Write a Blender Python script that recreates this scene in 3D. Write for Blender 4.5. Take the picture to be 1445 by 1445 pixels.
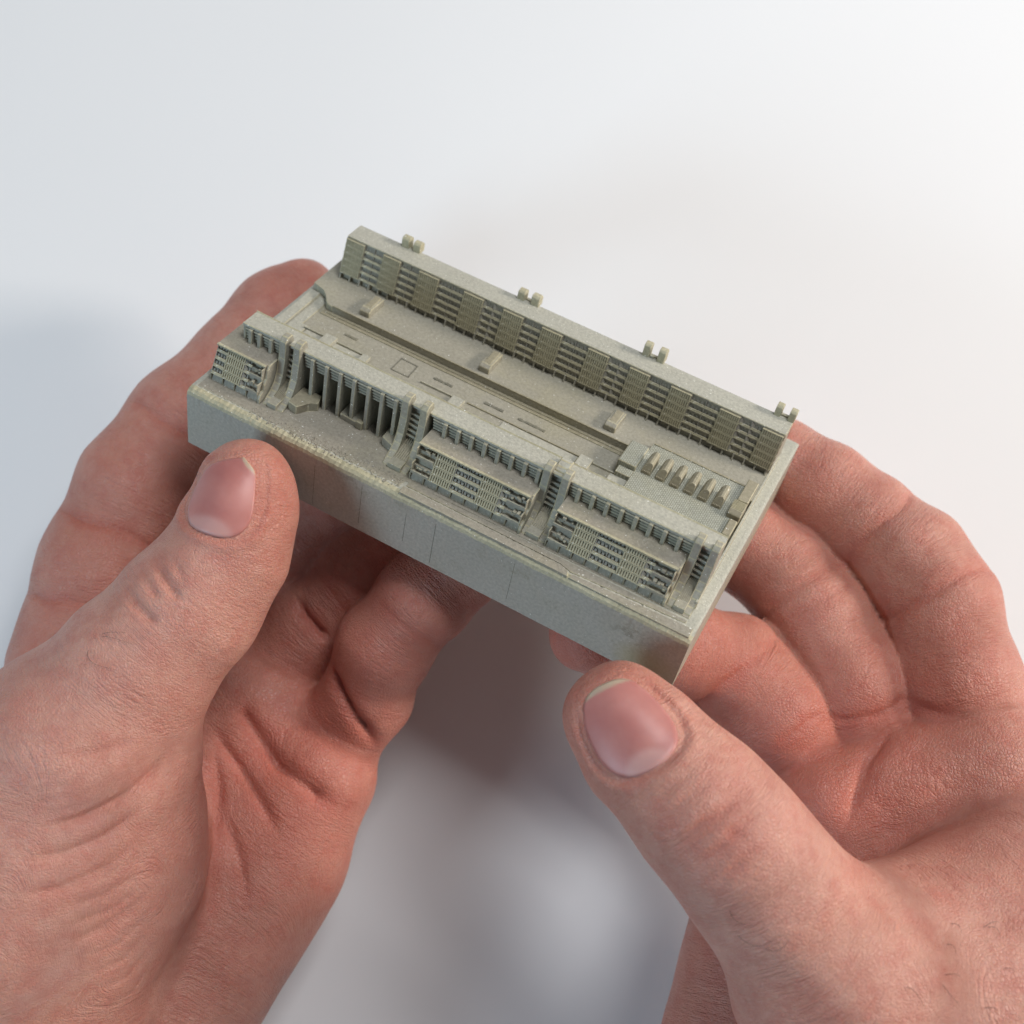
import bpy, bmesh, math, random
import numpy as np
from mathutils import Matrix, Vector

for o in list(bpy.data.objects): bpy.data.objects.remove(o, do_unlink=True)
random.seed(7)
rng = np.random.default_rng(7)
scene = bpy.context.scene
COL = scene.collection
S = 0.00087                      # metres for one modelling unit (the cast model is 115 units = 100 mm long)

# ------------------------------------------------------------------ camera, world, lamps, exposure
cam = bpy.data.objects.new('camera', bpy.data.cameras.new('camera')); COL.objects.link(cam)
cam.location = (0, 0, 0.284)
cam.rotation_euler = (math.radians(90 - 80.0), 0, 0)
cam.data.sensor_width = 36.0; cam.data.lens = 43.385
cam.data.clip_start = 0.01; cam.data.clip_end = 50
cam.data.dof.use_dof = True; cam.data.dof.focus_distance = 0.214; cam.data.dof.aperture_fstop = 19
scene.camera = cam

world = bpy.data.worlds.new('World'); scene.world = world; world.use_nodes = True
bg = world.node_tree.nodes['Background']
bg.inputs[0].default_value = (0.80, 0.88, 1.0, 1); bg.inputs[1].default_value = 0.11

def area(name, loc, target, size, power, color):
    l = bpy.data.lights.new(name, 'AREA'); l.size = size; l.energy = power; l.color = color
    o = bpy.data.objects.new(name, l); COL.objects.link(o); o.location = loc
    d = Vector(target) - Vector(loc); o.rotation_euler = d.to_track_quat('-Z', 'Y').to_euler()
    return o
area('ceiling_lamp', (0.33, 0.42, 0.85), (0.02, 0.03, 0.0), 0.34, 5.5, (0.97, 0.98, 1.0))
area('key_lamp', (0.85, 0.10, 0.40), (0.0, 0.0, 0.05), 0.18, 6.0, (1.0, 0.91, 0.81))
area('window_lamp', (-0.72, -0.36, 0.50), (0.0, 0.0, 0.05), 0.30, 3.3, (0.60, 0.82, 1.0))

scene.cycles.use_adaptive_sampling = True; scene.cycles.adaptive_threshold = 0.02
scene.cycles.max_bounces = 6; scene.cycles.diffuse_bounces = 3; scene.cycles.glossy_bounces = 2; scene.cycles.transmission_bounces = 2
vs = scene.view_settings
vs.view_transform = 'Standard'; vs.look = 'None'; vs.exposure = 0.0; vs.gamma = 1.0; vs.use_curve_mapping = False

# ------------------------------------------------------------------ materials
def nodes_of(name):
    m = bpy.data.materials.new(name); m.use_nodes = True
    nt = m.node_tree; b = nt.nodes['Principled BSDF']
    return m, nt, b
def ramp(nt, src, stops):
    r = nt.nodes.new('ShaderNodeValToRGB'); e = r.color_ramp.elements
    while len(e) < len(stops): e.new(0.5)
    for k, (p, c) in enumerate(stops): e[k].position = p; e[k].color = (*c, 1)
    nt.links.new(src, r.inputs[0]); return r.outputs[0]
def noise(nt, vec, scale, detail=4, rough=0.6):
    n = nt.nodes.new('ShaderNodeTexNoise'); n.inputs['Scale'].default_value = scale
    n.inputs['Detail'].default_value = detail; n.inputs['Roughness'].default_value = rough
    nt.links.new(vec, n.inputs['Vector']); return n.outputs[0]
def mix(nt, fac, a, b, kind='MIX'):
    n = nt.nodes.new('ShaderNodeMix'); n.data_type = 'RGBA'; n.blend_type = kind
    for sock, v in ((n.inputs[0], fac), (n.inputs[6], a), (n.inputs[7], b)):
        if isinstance(v, (int, float)): sock.default_value = v
        elif isinstance(v, tuple): sock.default_value = (*v, 1)
        else: nt.links.new(v, sock)
    return n.outputs[2]
def math_(nt, op, a, b):
    n = nt.nodes.new('ShaderNodeMath'); n.operation = op
    for i, v in enumerate((a, b)):
        if isinstance(v, (int, float)): n.inputs[i].default_value = v
        else: nt.links.new(v, n.inputs[i])
    return n.outputs[0]

def stone(name, lo, hi, tint=(0.42, 0.38, 0.22), tint_amt=0.35, speck=0.735, bump=0.25, rough=0.62):
    m, nt, b = nodes_of(name)
    tc = nt.nodes.new('ShaderNodeTexCoord').outputs['Object']
    n1 = noise(nt, tc, 70, 6, 0.7); n2 = noise(nt, tc, 1700, 3, 0.7); n3 = noise(nt, tc, 40, 6, 0.7)
    c = ramp(nt, n1, [(0.3, lo), (0.7, hi)])
    c = mix(nt, math_(nt, 'MULTIPLY', ramp(nt, n3, [(0.48, (0, 0, 0)), (0.68, (1, 1, 1))]), tint_amt), c, tint)
    g = ramp(nt, n2, [(0.3, (0.80, 0.80, 0.80)), (0.7, (1.12, 1.12, 1.12))])
    c = mix(nt, 1.0, c, g, 'MULTIPLY')
    n4 = noise(nt, tc, 2300, 1, 0.5)
    sp = ramp(nt, n4, [(speck, (0, 0, 0)), (speck + 0.03, (1, 1, 1))])
    c = mix(nt, sp, c, (0.85, 0.86, 0.80))  # resin grains: their glitter is painted in as whitish specks of colour
    nt.links.new(c, b.inputs['Base Color'])
    b.inputs['Roughness'].default_value = rough
    b.inputs['Specular IOR Level'].default_value = 0.45
    bp = nt.nodes.new('ShaderNodeBump'); bp.inputs['Strength'].default_value = bump; bp.inputs['Distance'].default_value = 0.0003
    h = math_(nt, 'ADD', math_(nt, 'MULTIPLY', n2, 0.6), math_(nt, 'MULTIPLY', n4, 0.4))
    nt.links.new(h, bp.inputs['Height']); nt.links.new(bp.outputs[0], b.inputs['Normal'])
    return m
MAT = {}
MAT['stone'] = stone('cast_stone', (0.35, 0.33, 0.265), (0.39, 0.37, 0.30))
MAT['mauve'] = stone('cast_stone_dusty', (0.31, 0.295, 0.245), (0.37, 0.35, 0.295), tint_amt=0.15, bump=0.1)
MAT['edge'] = stone('cast_stone_worn_edge', (0.42, 0.385, 0.25), (0.54, 0.50, 0.35), tint_amt=0.2)
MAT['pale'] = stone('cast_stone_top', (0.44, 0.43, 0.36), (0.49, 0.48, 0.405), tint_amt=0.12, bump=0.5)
MAT['warm'] = stone('cast_stone_screen', (0.30, 0.27, 0.19), (0.38, 0.345, 0.25), tint_amt=0.2, bump=0.1)
MAT['earth'] = stone('cast_stone_ground', (0.31, 0.285, 0.23), (0.37, 0.34, 0.28), speck=0.72, bump=0.5)

MAT['grate'] = stone('cast_stone_grate', (0.16, 0.155, 0.12), (0.25, 0.24, 0.19), speck=0.8)
def base_stone():
    m = stone('cast_stone_base', (0.41, 0.395, 0.33), (0.46, 0.445, 0.38), tint_amt=0.2, speck=0.75, bump=0.1, rough=0.5)
    nt = m.node_tree; b = nt.nodes['Principled BSDF']
    tc = nt.nodes.new('ShaderNodeTexCoord').outputs['Object']
    src = b.inputs['Base Color'].links[0].from_socket
    # scuffs and the dirty thumb mark near the right front corner
    sep = nt.nodes.new('ShaderNodeSeparateXYZ'); nt.links.new(tc, sep.inputs[0])
    def spot(u, w, su, sw):
        dx = math_(nt, 'DIVIDE', math_(nt, 'SUBTRACT', sep.outputs[0], u * S), su * S)
        dz = math_(nt, 'DIVIDE', math_(nt, 'SUBTRACT', sep.outputs[2], w * S), sw * S)
        r2 = math_(nt, 'ADD', math_(nt, 'MULTIPLY', dx, dx), math_(nt, 'MULTIPLY', dz, dz))
        return math_(nt, 'MAXIMUM', math_(nt, 'SUBTRACT', 1.0, r2), 0.0)
    n = noise(nt, tc, 500, 5, 0.75)
    patch = math_(nt, 'MULTIPLY', spot(104.5, -5.5, 6, 4), ramp(nt, n, [(0.50, (0, 0, 0)), (0.62, (1, 1, 1))]))
    c = mix(nt, math_(nt, 'MULTIPLY', patch, 0.5), src, (0.13, 0.12, 0.08))
    c = mix(nt, math_(nt, 'MULTIPLY', spot(109, -12, 8, 6), 0.55), c, (0.36, 0.29, 0.10))
    n2 = noise(nt, tc, 160, 6, 0.8)
    c = mix(nt, math_(nt, 'MULTIPLY', ramp(nt, n2, [(0.56, (0, 0, 0)), (0.66, (1, 1, 1))]), 0.3), c, (0.17, 0.16, 0.11))
    nt.links.new(c, b.inputs['Base Color'])
    return m
MAT['base'] = base_stone()

def brickwork():
    m = stone('cast_stone_brickwork', (0.40, 0.41, 0.34), (0.50, 0.51, 0.44), speck=0.70, bump=0.2)
    nt = m.node_tree; b = nt.nodes['Principled BSDF']
    tc = nt.nodes.new('ShaderNodeTexCoord').outputs['Object']
    mp = nt.nodes.new('ShaderNodeMapping'); mp.inputs['Rotation'].default_value = (0, 0, math.pi / 2); nt.links.new(tc, mp.inputs[0])
    br = nt.nodes.new('ShaderNodeTexBrick'); nt.links.new(mp.outputs[0], br.inputs['Vector'])
    br.inputs['Scale'].default_value = 1.0; br.inputs['Brick Width'].default_value = 0.75 * S
    br.inputs['Row Height'].default_value = 0.42 * S; br.inputs['Mortar Size'].default_value = 0.07 * S
    bp = nt.nodes.new('ShaderNodeBump'); bp.inputs['Strength'].default_value = 0.9; bp.inputs['Distance'].default_value = 0.0002; bp.invert = True
    nt.links.new(br.outputs['Fac'], bp.inputs['Height'])
    old = b.inputs['Normal'].links[0].from_socket; nt.links.new(old, bp.inputs['Normal']); nt.links.new(bp.outputs[0], b.inputs['Normal'])
    src = b.inputs['Base Color'].links[0].from_socket
    nt.links.new(mix(nt, math_(nt, 'MULTIPLY', br.outputs['Fac'], 0.55), src, (0.16, 0.16, 0.11)), b.inputs['Base Color'])
    return m
MAT['brick'] = brickwork()

# ------------------------------------------------------------------ mesh helpers (coordinates in units)
def link(name, me, parent=None, loc=None):
    o = bpy.data.objects.new(name, me); COL.objects.link(o)
    if parent is not None: o.parent = parent
    if loc is not None: o.location = [c * S for c in loc]
    return o
def finish(bm, name, mats, bevel=0.0, smooth=False):
    if bevel:
        bmesh.ops.bevel(bm, geom=list(bm.edges), offset=bevel, segments=1, affect='EDGES', material=1 if len(mats) > 1 else -1, clamp_overlap=True)
    bmesh.ops.scale(bm, vec=(S, S, S), verts=bm.verts)
    bmesh.ops.recalc_face_normals(bm, faces=bm.faces)
    me = bpy.data.meshes.new(name); bm.to_mesh(me); bm.free()
    for m in mats: me.materials.append(MAT[m])
    if smooth: me.shade_smooth()
    return me
def add_box(bm, u0, u1, v0, v1, w0, w1):
    p = [bm.verts.new(c) for c in ((u0,v0,w0),(u1,v0,w0),(u1,v1,w0),(u0,v1,w0),(u0,v0,w1),(u1,v0,w1),(u1,v1,w1),(u0,v1,w1))]
    for f in ((3,2,1,0),(4,5,6,7),(0,1,5,4),(1,2,6,5),(2,3,7,6),(3,0,4,7)): bm.faces.new([p[i] for i in f])
def add_prism(bm, prof, u0, u1):
    """prof: (v, w) outline, extruded along u"""
    a = [bm.verts.new((u0, v, w)) for v, w in prof]; b = [bm.verts.new((u1, v, w)) for v, w in prof]
    n = len(prof); bm.faces.new(a[::-1]); bm.faces.new(b)
    for i in range(n): bm.faces.new((a[i], a[(i+1) % n], b[(i+1) % n], b[i]))
def add_plan(bm, plan, w0, w1):
    a = [bm.verts.new((u, v, w0)) for u, v in plan]; b = [bm.verts.new((u, v, w1)) for u, v in plan]
    n = len(plan); bm.faces.new(a[::-1]); bm.faces.new(b)
    for i in range(n): bm.faces.new((a[i], a[(i+1) % n], b[(i+1) % n], b[i]))
def box(name, parent, u0, u1, v0, v1, w0, w1, mats=('stone', 'edge'), bevel=0.12):
    bm = bmesh.new(); add_box(bm, u0, u1, v0, v1, w0, w1)
    return link(name, finish(bm, name, mats, bevel), parent)
def boxes(name, parent, lst, mats=('stone',), bevel=0.0, loc=None):
    bm = bmesh.new()
    for b in lst: add_box(bm, *b)
    return link(name, finish(bm, name, mats, bevel), parent, loc)
def prism(name, parent, prof, u0, u1, mats=('stone', 'edge'), bevel=0.12):
    bm = bmesh.new(); add_prism(bm, prof, u0, u1)
    return link(name, finish(bm, name, mats, bevel), parent)
def plan(name, parent, pl, w0, w1, mats=('stone', 'edge'), bevel=0.12):
    bm = bmesh.new(); add_plan(bm, pl, w0, w1)
    return link(name, finish(bm, name, mats, bevel), parent)
def wob(x, y=0.0, s=0.0):
    return (math.sin(x*1.7+s)+math.sin(x*4.1+2*s+y)+math.sin(x*9.3+.7*s)*.6+math.sin(x*0.43+s*1.3)*1.2)/3.8

# ------------------------------------------------------------------ setting: the white table top
def table():
    m, nt, b = nodes_of('matt_white_table')
    tc = nt.nodes.new('ShaderNodeTexCoord').outputs['Object']
    c = ramp(nt, noise(nt, tc, 3.0, 3), [(0.3, (0.80, 0.80, 0.80)), (0.7, (0.84, 0.84, 0.84))])
    nt.links.new(c, b.inputs['Base Color']); b.inputs['Roughness'].default_value = 0.6
    bm = bmesh.new(); bmesh.ops.create_grid(bm, x_segments=2, y_segments=2, size=3.0)
    me = bpy.data.meshes.new('table_top'); bm.to_mesh(me); bm.free(); me.materials.append(m)
    o = link('table_top', me); o['kind'] = 'structure'; o['label'] = 'plain white matt table surface out of focus'
table()

# ------------------------------------------------------------------ the cast architectural model
model = bpy.data.objects.new('building_model', None); COL.objects.link(model)
model.empty_display_size = 0.01
rot = Matrix([[0.874387, 0.456679, 0.163986], [-0.465164, 0.692731, 0.551132], [0.138092, -0.558183, 0.818145]]).to_4x4()
model.matrix_world = Matrix.Translation(Vector((-67.24,69.502,79.841)) * S) @ rot
model['label'] = 'grey cast concrete miniature of a terraced housing estate held between two hands'
model['category'] = 'model'
L, W, H = 115.0, 68.0, 15.4

def make_base():
    bm = bmesh.new()
    prof = [(0,-H),(0,-11),(0,-6),(0,-1.5),(0.18,-0.75),(0.75,-0.2),(1.7,0),(5,0),(30,0),(60,0),(66.8,0),(67.7,-0.25),(68,-1),(68,-H)]
    n = 260; rows = []
    for i in range(n + 1):
        u = L * i / n; r = []
        for k, (v, w) in enumerate(prof):
            if k in (3, 4, 5, 6):
                a = wob(u, k, 1.0) ; c = wob(u*2.3, k, 4.0)
                v += 0.10*a; w += 0.14*c
                if random.random() < 0.05: w -= random.random()*0.25
            elif k == 0: w += 0.05*wob(u, 0, 9)
            e = 0.0
            if k in (3,4,5,6,7,8,9,10,11,12):   # soft end edges
                d = min(u, L-u)
                if d < 0.6: e = (0.6-d)*0.35
            r.append(bm.verts.new((u, v, w - e)))
        rows.append(r)
    m = len(prof)
    for i in range(n):
        for k in range(m):
            f = bm.faces.new((rows[i][k], rows[i][(k+1) % m], rows[i+1][(k+1) % m], rows[i+1][k]))
            f.material_index = 0 if k in (0,1,2,12,13) else (1 if k in (3,4,5) else 2)
    for r in (rows[0], rows[-1][::-1]): bm.faces.new(r)
    return link('base_block', finish(bm, 'base_block', ('base', 'edge', 'pale')), model)
base = make_base()
# casting seams on the front face
for u in (24.5, 31.8, 43, 53.5, 60.2, 78):
    bm = bmesh.new(); z0 = -random.uniform(2.5, 6); z1 = -random.uniform(11, H-0.1)
    add_box(bm, u, u+0.09, -0.035, 0.3, z1, z0); link('seam', finish(bm, 'seam', ('grate',)), base)

# ---- street and platform between the two rows
street = plan('street', model, [(1.2,18.5),(112.2,18.5),(112.2,41),(1.2,44.6)], -0.5, 0.06, ('stone', 'edge'), 0.05)
for a in [(0.9, 3.4, 20, 44.5, 0.0, 0.32), (3.9, 6.4, 20, 43.5, 0.0, 0.2)]:
    box('kerb', street, *a, mats=('pale', 'edge'), bevel=0.1)
pl = [(1.1,44.8),(2.4,44.6),(4.6,44.0),(5.8,42.9),(6.8,41.2),(7.8,40.3),(9.2,39.9),(84.0,39.85),(88.5,41.0),(112.4,41.0),(112.4,58),(1.0,57.5)]
platform = plan('raised_walkway', model, pl, -0.3, 2.0, ('stone', 'edge'), 0.16)
for k, (dv, w0, w1) in enumerate([(0.0, 0.0, 0.55), (0.0, 0.0, 0.3)]):
    v1 = 39.86; v0 = 39.1 - k*0.8
    box('step', street, 8.2 - k, 84, v0, v1, w0, w1, mats=('warm', 'edge'), bevel=0.08)
box('parapet', platform, 9.4, 84, 39.85, 40.15, 1.9, 2.35, mats=('warm', 'edge'), bevel=0.06)
# skylight boxes on the walkway
for u0, u1, v0, v1 in [(15.5, 18.1, 41.5, 47.9), (46.3, 48.9, 41.5, 48.1), (77.1, 79.8, 41.6, 47.6)]:
    bm = bmesh.new()
    add_prism(bm, [(v0,2.0),(v1,2.0),(v1,3.6),(v0+1.0,3.95),(v0,3.35)], u0, u1)
    k = link('skylight_box', finish(bm, 'skylight_box', ('stone', 'edge'), 0.14), platform)
    box('lid', k, u0+0.55, u1-0.5, v0+1.3, v1-0.5, 3.6, 4.02, mats=('warm', 'edge'), bevel=0.08)
# paving frame and grates in the street
def outline(name, par, pts, th=0.3, h=0.16):
    bm = bmesh.new()
    for (a, b) in zip(pts, pts[1:] + pts[:1]):
        a = Vector(a); b = Vector(b); d = (b - a).normalized(); nrm = Vector((-d.y, d.x)) * th * .5
        a2 = a - d*th*.5; b2 = b + d*th*.5
        add_plan(bm, [(*(a2 - nrm),), (*(b2 - nrm),), (*(b2 + nrm),), (*(a2 + nrm),)], 0.0, h)
    return link(name, finish(bm, name, ('grate',)), par)
outline('paving_frame', street, [(30.1,31.8),(30.05,36.3),(34.2,36.2),(34.4,31.8)])
for u0, u1, v in [(15.7, 18.9, 35.5), (38.9, 43.5, 35.1), (51.8, 56.5, 34.95), (60.0, 66.2, 34.95)]:
    bm = bmesh.new(); u = u0
    while u < u1:
        d = random.uniform(0.35, 0.8); add_box(bm, u, u+d, v-0.28-random.random()*.1, v+0.28+random.random()*.1, 0.0, random.uniform(0.1, 0.28)); u += d*1.02
    link('bench', finish(bm, 'bench', ('grate',)), street)
# low walls and planters along the near side of the street
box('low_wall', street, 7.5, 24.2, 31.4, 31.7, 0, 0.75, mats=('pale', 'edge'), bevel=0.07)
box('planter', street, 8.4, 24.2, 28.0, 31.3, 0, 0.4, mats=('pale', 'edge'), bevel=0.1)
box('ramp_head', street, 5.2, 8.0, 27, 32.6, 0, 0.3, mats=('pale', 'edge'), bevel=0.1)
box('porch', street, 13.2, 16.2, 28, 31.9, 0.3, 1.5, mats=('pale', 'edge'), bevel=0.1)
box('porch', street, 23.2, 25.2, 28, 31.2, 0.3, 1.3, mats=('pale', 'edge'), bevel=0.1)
box('low_wall', street, 37.4, 46, 31.9, 32.2, 0, 0.55, mats=('pale', 'edge'), bevel=0.07)
box('porch', street, 45.6, 48.6, 28, 31.9, 0, 1.1, mats=('pale', 'edge'), bevel=0.1)
box('low_wall', street, 48.8, 76.4, 32.3, 32.55, 0, 0.4, mats=('warm', 'edge'), bevel=0.06)
box('planter', street, 58, 76.0, 28, 32.0, 0, 0.28, mats=('pale', 'edge'), bevel=0.08)
box('porch', street, 76.3, 79.3, 28, 32.6, 0, 1.1, mats=('pale', 'edge'), bevel=0.1)
box('low_wall', street, 79.4, 84.5, 32.0, 32.3, 0, 0.6, mats=('pale', 'edge'), bevel=0.06)

# ---- brick paved hall roof with six vaulted skylights
hall = box('hall_roof', model, 88.2, 110.2, 22, 43.2, 0.0, 3.0, mats=('brick', 'edge'), bevel=0.12)
box('hall_step', hall, 84.2, 88.3, 32.8, 40.2, 0.0, 4.0, mats=('brick', 'edge'), bevel=0.14)
box('hall_step', hall, 84.8, 88.25, 30.4, 32.7, 0.0, 2.9, mats=('brick', 'edge'), bevel=0.12)
box('hall_step', hall, 83.9, 88.05, 24.5, 30.5, 0.0, 1.7, mats=('pale', 'edge'), bevel=0.12)
for k in range(5):
    box('coping', hall, 88.5 + 4.4*k, 92.6 + 4.4*k, 42.85, 43.3, 2.95, 3.22, mats=('warm', 'edge'), bevel=0.05)
def vault(u):
    bm = bmesh.new(); v0, v1 = 33.2, 37.8
    f = [(0.05,-0.05),(0.10,0.8),(0.32,1.75),(0.75,2.55),(1.3,2.95),(1.8,2.9),(2.15,2.5),(2.25,-0.05)]
    A = [bm.verts.new((u+x, v0 + 0.35*max(0, z), 3.0 + z*0.86)) for x, z in f]; B = [bm.verts.new((u+x, v1, 3.0 + z)) for x, z in f]
    bm.faces.new(A); bm.faces.new(B[::-1])
    for i in range(len(f)): bm.faces.new((A[i], A[(i+1) % len(f)], B[(i+1) % len(f)], B[i]))
    o = link('vaulted_skylight', finish(bm, 'vaulted_skylight', ('warm', 'edge'), 0.05), hall)
    boxes('vault_rib', o, [(u+0.35+0.36*j, u+0.5+0.36*j, v0-0.06, v0+0.5, 2.95, 3.75) for j in range(5)], ('warm',))
for k in range(6): vault(89.3 + k*3.2)
# end blocks beside the right rim
rim = box('end_wall', model, 112.2, 112.75, 8, 57.8, -0.2, 2.1, mats=('pale', 'edge'), bevel=0.1)
box('end_box', rim, 109.6, 111.9, 37.4, 44.6, 1.0, 4.1, mats=('warm', 'edge'), bevel=0.16)
box('end_box', rim, 110.2, 111.9, 26.6, 31.6, 0.0, 3.7, mats=('warm', 'edge'), bevel=0.16)
eb = prism('end_box', rim, [(32.2,0.2),(37.2,0.2),(37.2,3.6),(35.9,5.0),(33.2,5.0),(32.2,4.2)], 109.2, 112.0, mats=('warm', 'edge'), bevel=0.12)
for k in range(7): box('slat', eb, 109.3, 111.9, 33.3 + k*0.38, 33.5 + k*0.38, 4.9, 5.14, mats=('edge',), bevel=0)

# ---- shared small pieces of the facades
def screen_mesh(wd, ht, n, name, lean):
    bm = bmesh.new()
    add_box(bm, 0.02, wd-0.02, 0.30, 1.3, 0.0, ht+0.02)
    nb = len(bm.faces)
    add_box(bm, 0.0, wd, 0.02, 0.3, 0.0, 0.13); add_box(bm, 0.0, wd, 0.02, 0.3, ht-0.17, ht-0.06)
    for i in range(n):
        u = wd*(i+0.5)/n; t = wd/n*0.27
        add_box(bm, u-t, u+t, -0.04, 0.3, 0.08, ht-0.12)
    for k, f in enumerate(bm.faces): f.material_index = 1 if k >= nb else 0
    for v in bm.verts: v.co.y += lean*v.co.z/ht
    return finish(bm, name, ('warm', 'edge'))
def balcony_mesh(wd, ht, cells, name, tri=False, lean=0.4):
    """shallow window wall with raised jambs under a projecting slab"""
    bm = bmesh.new()
    add_box(bm, 0, wd, 0.78, 1.4, -0.02, ht+0.02)
    add_box(bm, 0, wd, -0.04, 0.7, -0.07, 0.09)                          # slab lip
    add_box(bm, 0.0, wd, 0.02, 0.20, 0.08, ht*0.24)                      # upstand
    for k, f in enumerate(bm.faces): f.material_index = 1 if k >= 6 else 0
    cw = wd / cells
    for c in range(cells):
        a = c*cw
        add_box(bm, a, a+0.14, 0.0, 0.7, 0.0, ht)                       # party fin
        k = 3 if cw > 1.8 else 2
        for j in range(k):
            x = a + 0.28 + (cw-0.4)*j/k; w_ = (cw-0.4)/k*0.62
            add_box(bm, x, x+w_, 0.36, 0.9, 0.1, ht*(0.55 + 0.22*((j+c) % 2)))
        if tri:
            p = [bm.verts.new(q) for q in ((a+0.14,-0.02,0.1),(a+cw*0.5,0.6,0.1),(a+0.14,0.6,0.1),(a+0.14,-0.02,ht-0.1),(a+0.14,0.6,ht-0.1))]
            for f in ((0,1,2),(0,3,1),(3,4,1),(0,2,4,3),(1,4,2)): bm.faces.new([p[i] for i in f])
    for v in bm.verts: v.co.y += lean*v.co.z/ht
    return finish(bm, name, ('mauve', 'edge'))

# ---- the far row: leaning facade over a walkway
COLS = [4.4,9.3,14.2,18.8,23.6,28.8,35.2,40.3,45.2,50.3,54.9,60.0,66.3,71.4,76.4,81.2,86.2,91.1,97.7,102.4,107.5,112.3]
def far_row():
    bm = bmesh.new()
    prof = [(51.0,1.9)]
    for k in range(5):
        w0 = 3.6 + 1.62*k; v = 51.25 + 0.42*k
        prof += [(v, w0), (v + 0.02, w0 + 1.62)]
    prof += [(53.0,11.7),(53.0,12.0),(58.1,12.0),(59.5,5),(62,0),(62,-0.3),(51.0,-0.3)]
    add_prism(bm, prof, 4.4, 112.4)
    row = link('far_terrace', finish(bm, 'far_terrace', ('stone',)), model)
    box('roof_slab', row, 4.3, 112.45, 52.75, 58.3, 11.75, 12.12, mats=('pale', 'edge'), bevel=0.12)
    # steps of the hidden far side
    for k in range(4):
        box('rear_terrace', row, 4.6, 112.2, 58.0, 59.6 + 1.5*k, 0, 9.0 - 2.1*k, mats=('stone', 'edge'), bevel=0.1)
    sc, bl = {}, {}
    for i, (a, b) in enumerate(zip(COLS, COLS[1:])):
        for k in range(5):
            w0 = 3.6 + 1.62*k; v = 50.45 + 0.42*k
            if i % 2 == 0:
                key = round(b - a, 1)
                if key not in sc: sc[key] = screen_mesh(b-a, 1.62, 10, 'screen_panel', 0.42)
                link('screen_panel', sc[key], row, (a, v - 0.28, w0))
            else:
                key = (round(b - a, 1), i in (7, 13, 19))
                if key not in bl: bl[key] = balcony_mesh(b-a, 1.62, 2, 'balcony', key[1], 0.42)
                link('balcony', bl[key], row, (a, v + 0.12, w0))
    bm = bmesh.new(); add_prism(bm, [(49.9,0),(51.2,0),(51.2,1.75),(50.4,1.75)], 0, 0.32)
    dv = finish(bm, 'divider', ('stone',)); u = 4.5
    while u < 112.2:
        link('divider', dv, row, (u, 0, 1.95)); u += 2.55
    for k in range(14):
        u = 4.9 + 2.55*random.randrange(0, 41)
        boxes('ground_louvre', row, [(u, u+2.1, 50.72, 51.1, 2.2 + 0.35*j, 2.36 + 0.35*j) for j in range(4)])
    # stair towers standing up behind the roof
    for (a, b, top) in [(15.9,17.5,14.6), (18.9,20.4,14.4), (46.0,47.4,14.4), (49.4,51.0,14.6), (77.0,78.2,15.3), (80.5,81.8,15.3), (108.1,109.2,14.8), (111.2,112.3,14.8)]:
        prism('stair_tower', row, [(57.4,11.9),(59.6,11.9),(59.6,top-.6),(59.0,top),(57.9,top),(57.4,top-0.5)], a-0.15, b+0.2, mats=('edge', 'edge'), bevel=0.12)
    for a, b in [(17.5,18.9),(47.4,49.4),(78.2,80.5),(109.2,111.2)]:
        box('tower_link', row, a, b, 58.8, 59.6, 11.0, 12.05, mats=('stone', 'edge'), bevel=0.1)
    boxes('tank', row, [(78.6, 79.6, 57.6, 58.3, 12.1, 12.9)], ('stone', 'edge'), 0.15)
far_row()

# ---- the near row: stepped blocks, open colonnade, stairs between curved piers
near = boxes('near_terrace', model, [(5.2, 112.4, 16.3, 17.0, -0.2, 11.6)], ('stone',))
bm = bmesh.new(); n = 120
bmv = []
for i in range(n+1):
    u = 5.0 + (112.5-5.0)*i/n
    bmv.append([bm.verts.new((u, v, w)) for v, w in ((12.35+.05*wob(u),11.45),(17.5,11.45),(17.5+.04*wob(u,2,3),12.0),(17.3,12.22+.04*wob(u,1,5)),(17.0,12.03),(12.7,12.03),(12.5,12.2+.04*wob(u,1,2)),(12.3+.05*wob(u,0,6),12.05))])
for i in range(n):
    for k in range(8):
        f = bm.faces.new((bmv[i][k], bmv[i][(k+1) % 8], bmv[i+1][(k+1) % 8], bmv[i+1][k])); f.material_index = 1 if k in (2,3,5,6) else 0
bm.faces.new(bmv[0]); bm.faces.new(bmv[-1][::-1])
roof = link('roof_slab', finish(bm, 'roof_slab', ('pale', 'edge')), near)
box('roof_end', near, 5.0, 5.6, 12.5, 16.4, 8, 11.5, mats=('stone', 'edge'), bevel=0.1)
# sloping louvres under the roof edge, one run per bay
def louvres(u0, u1, n=4):
    for k in range(n):
        v = 12.22 + 0.16*k; w = 11.25 - 0.86*k
        prism('louvre', near, [(v, w-0.45), (v+0.05, w-0.2), (v+0.55, w+0.15), (v+0.75, w), (v+0.6, w-0.5)], u0, u1, mats=('stone', 'edge'), bevel=0.05)
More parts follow.
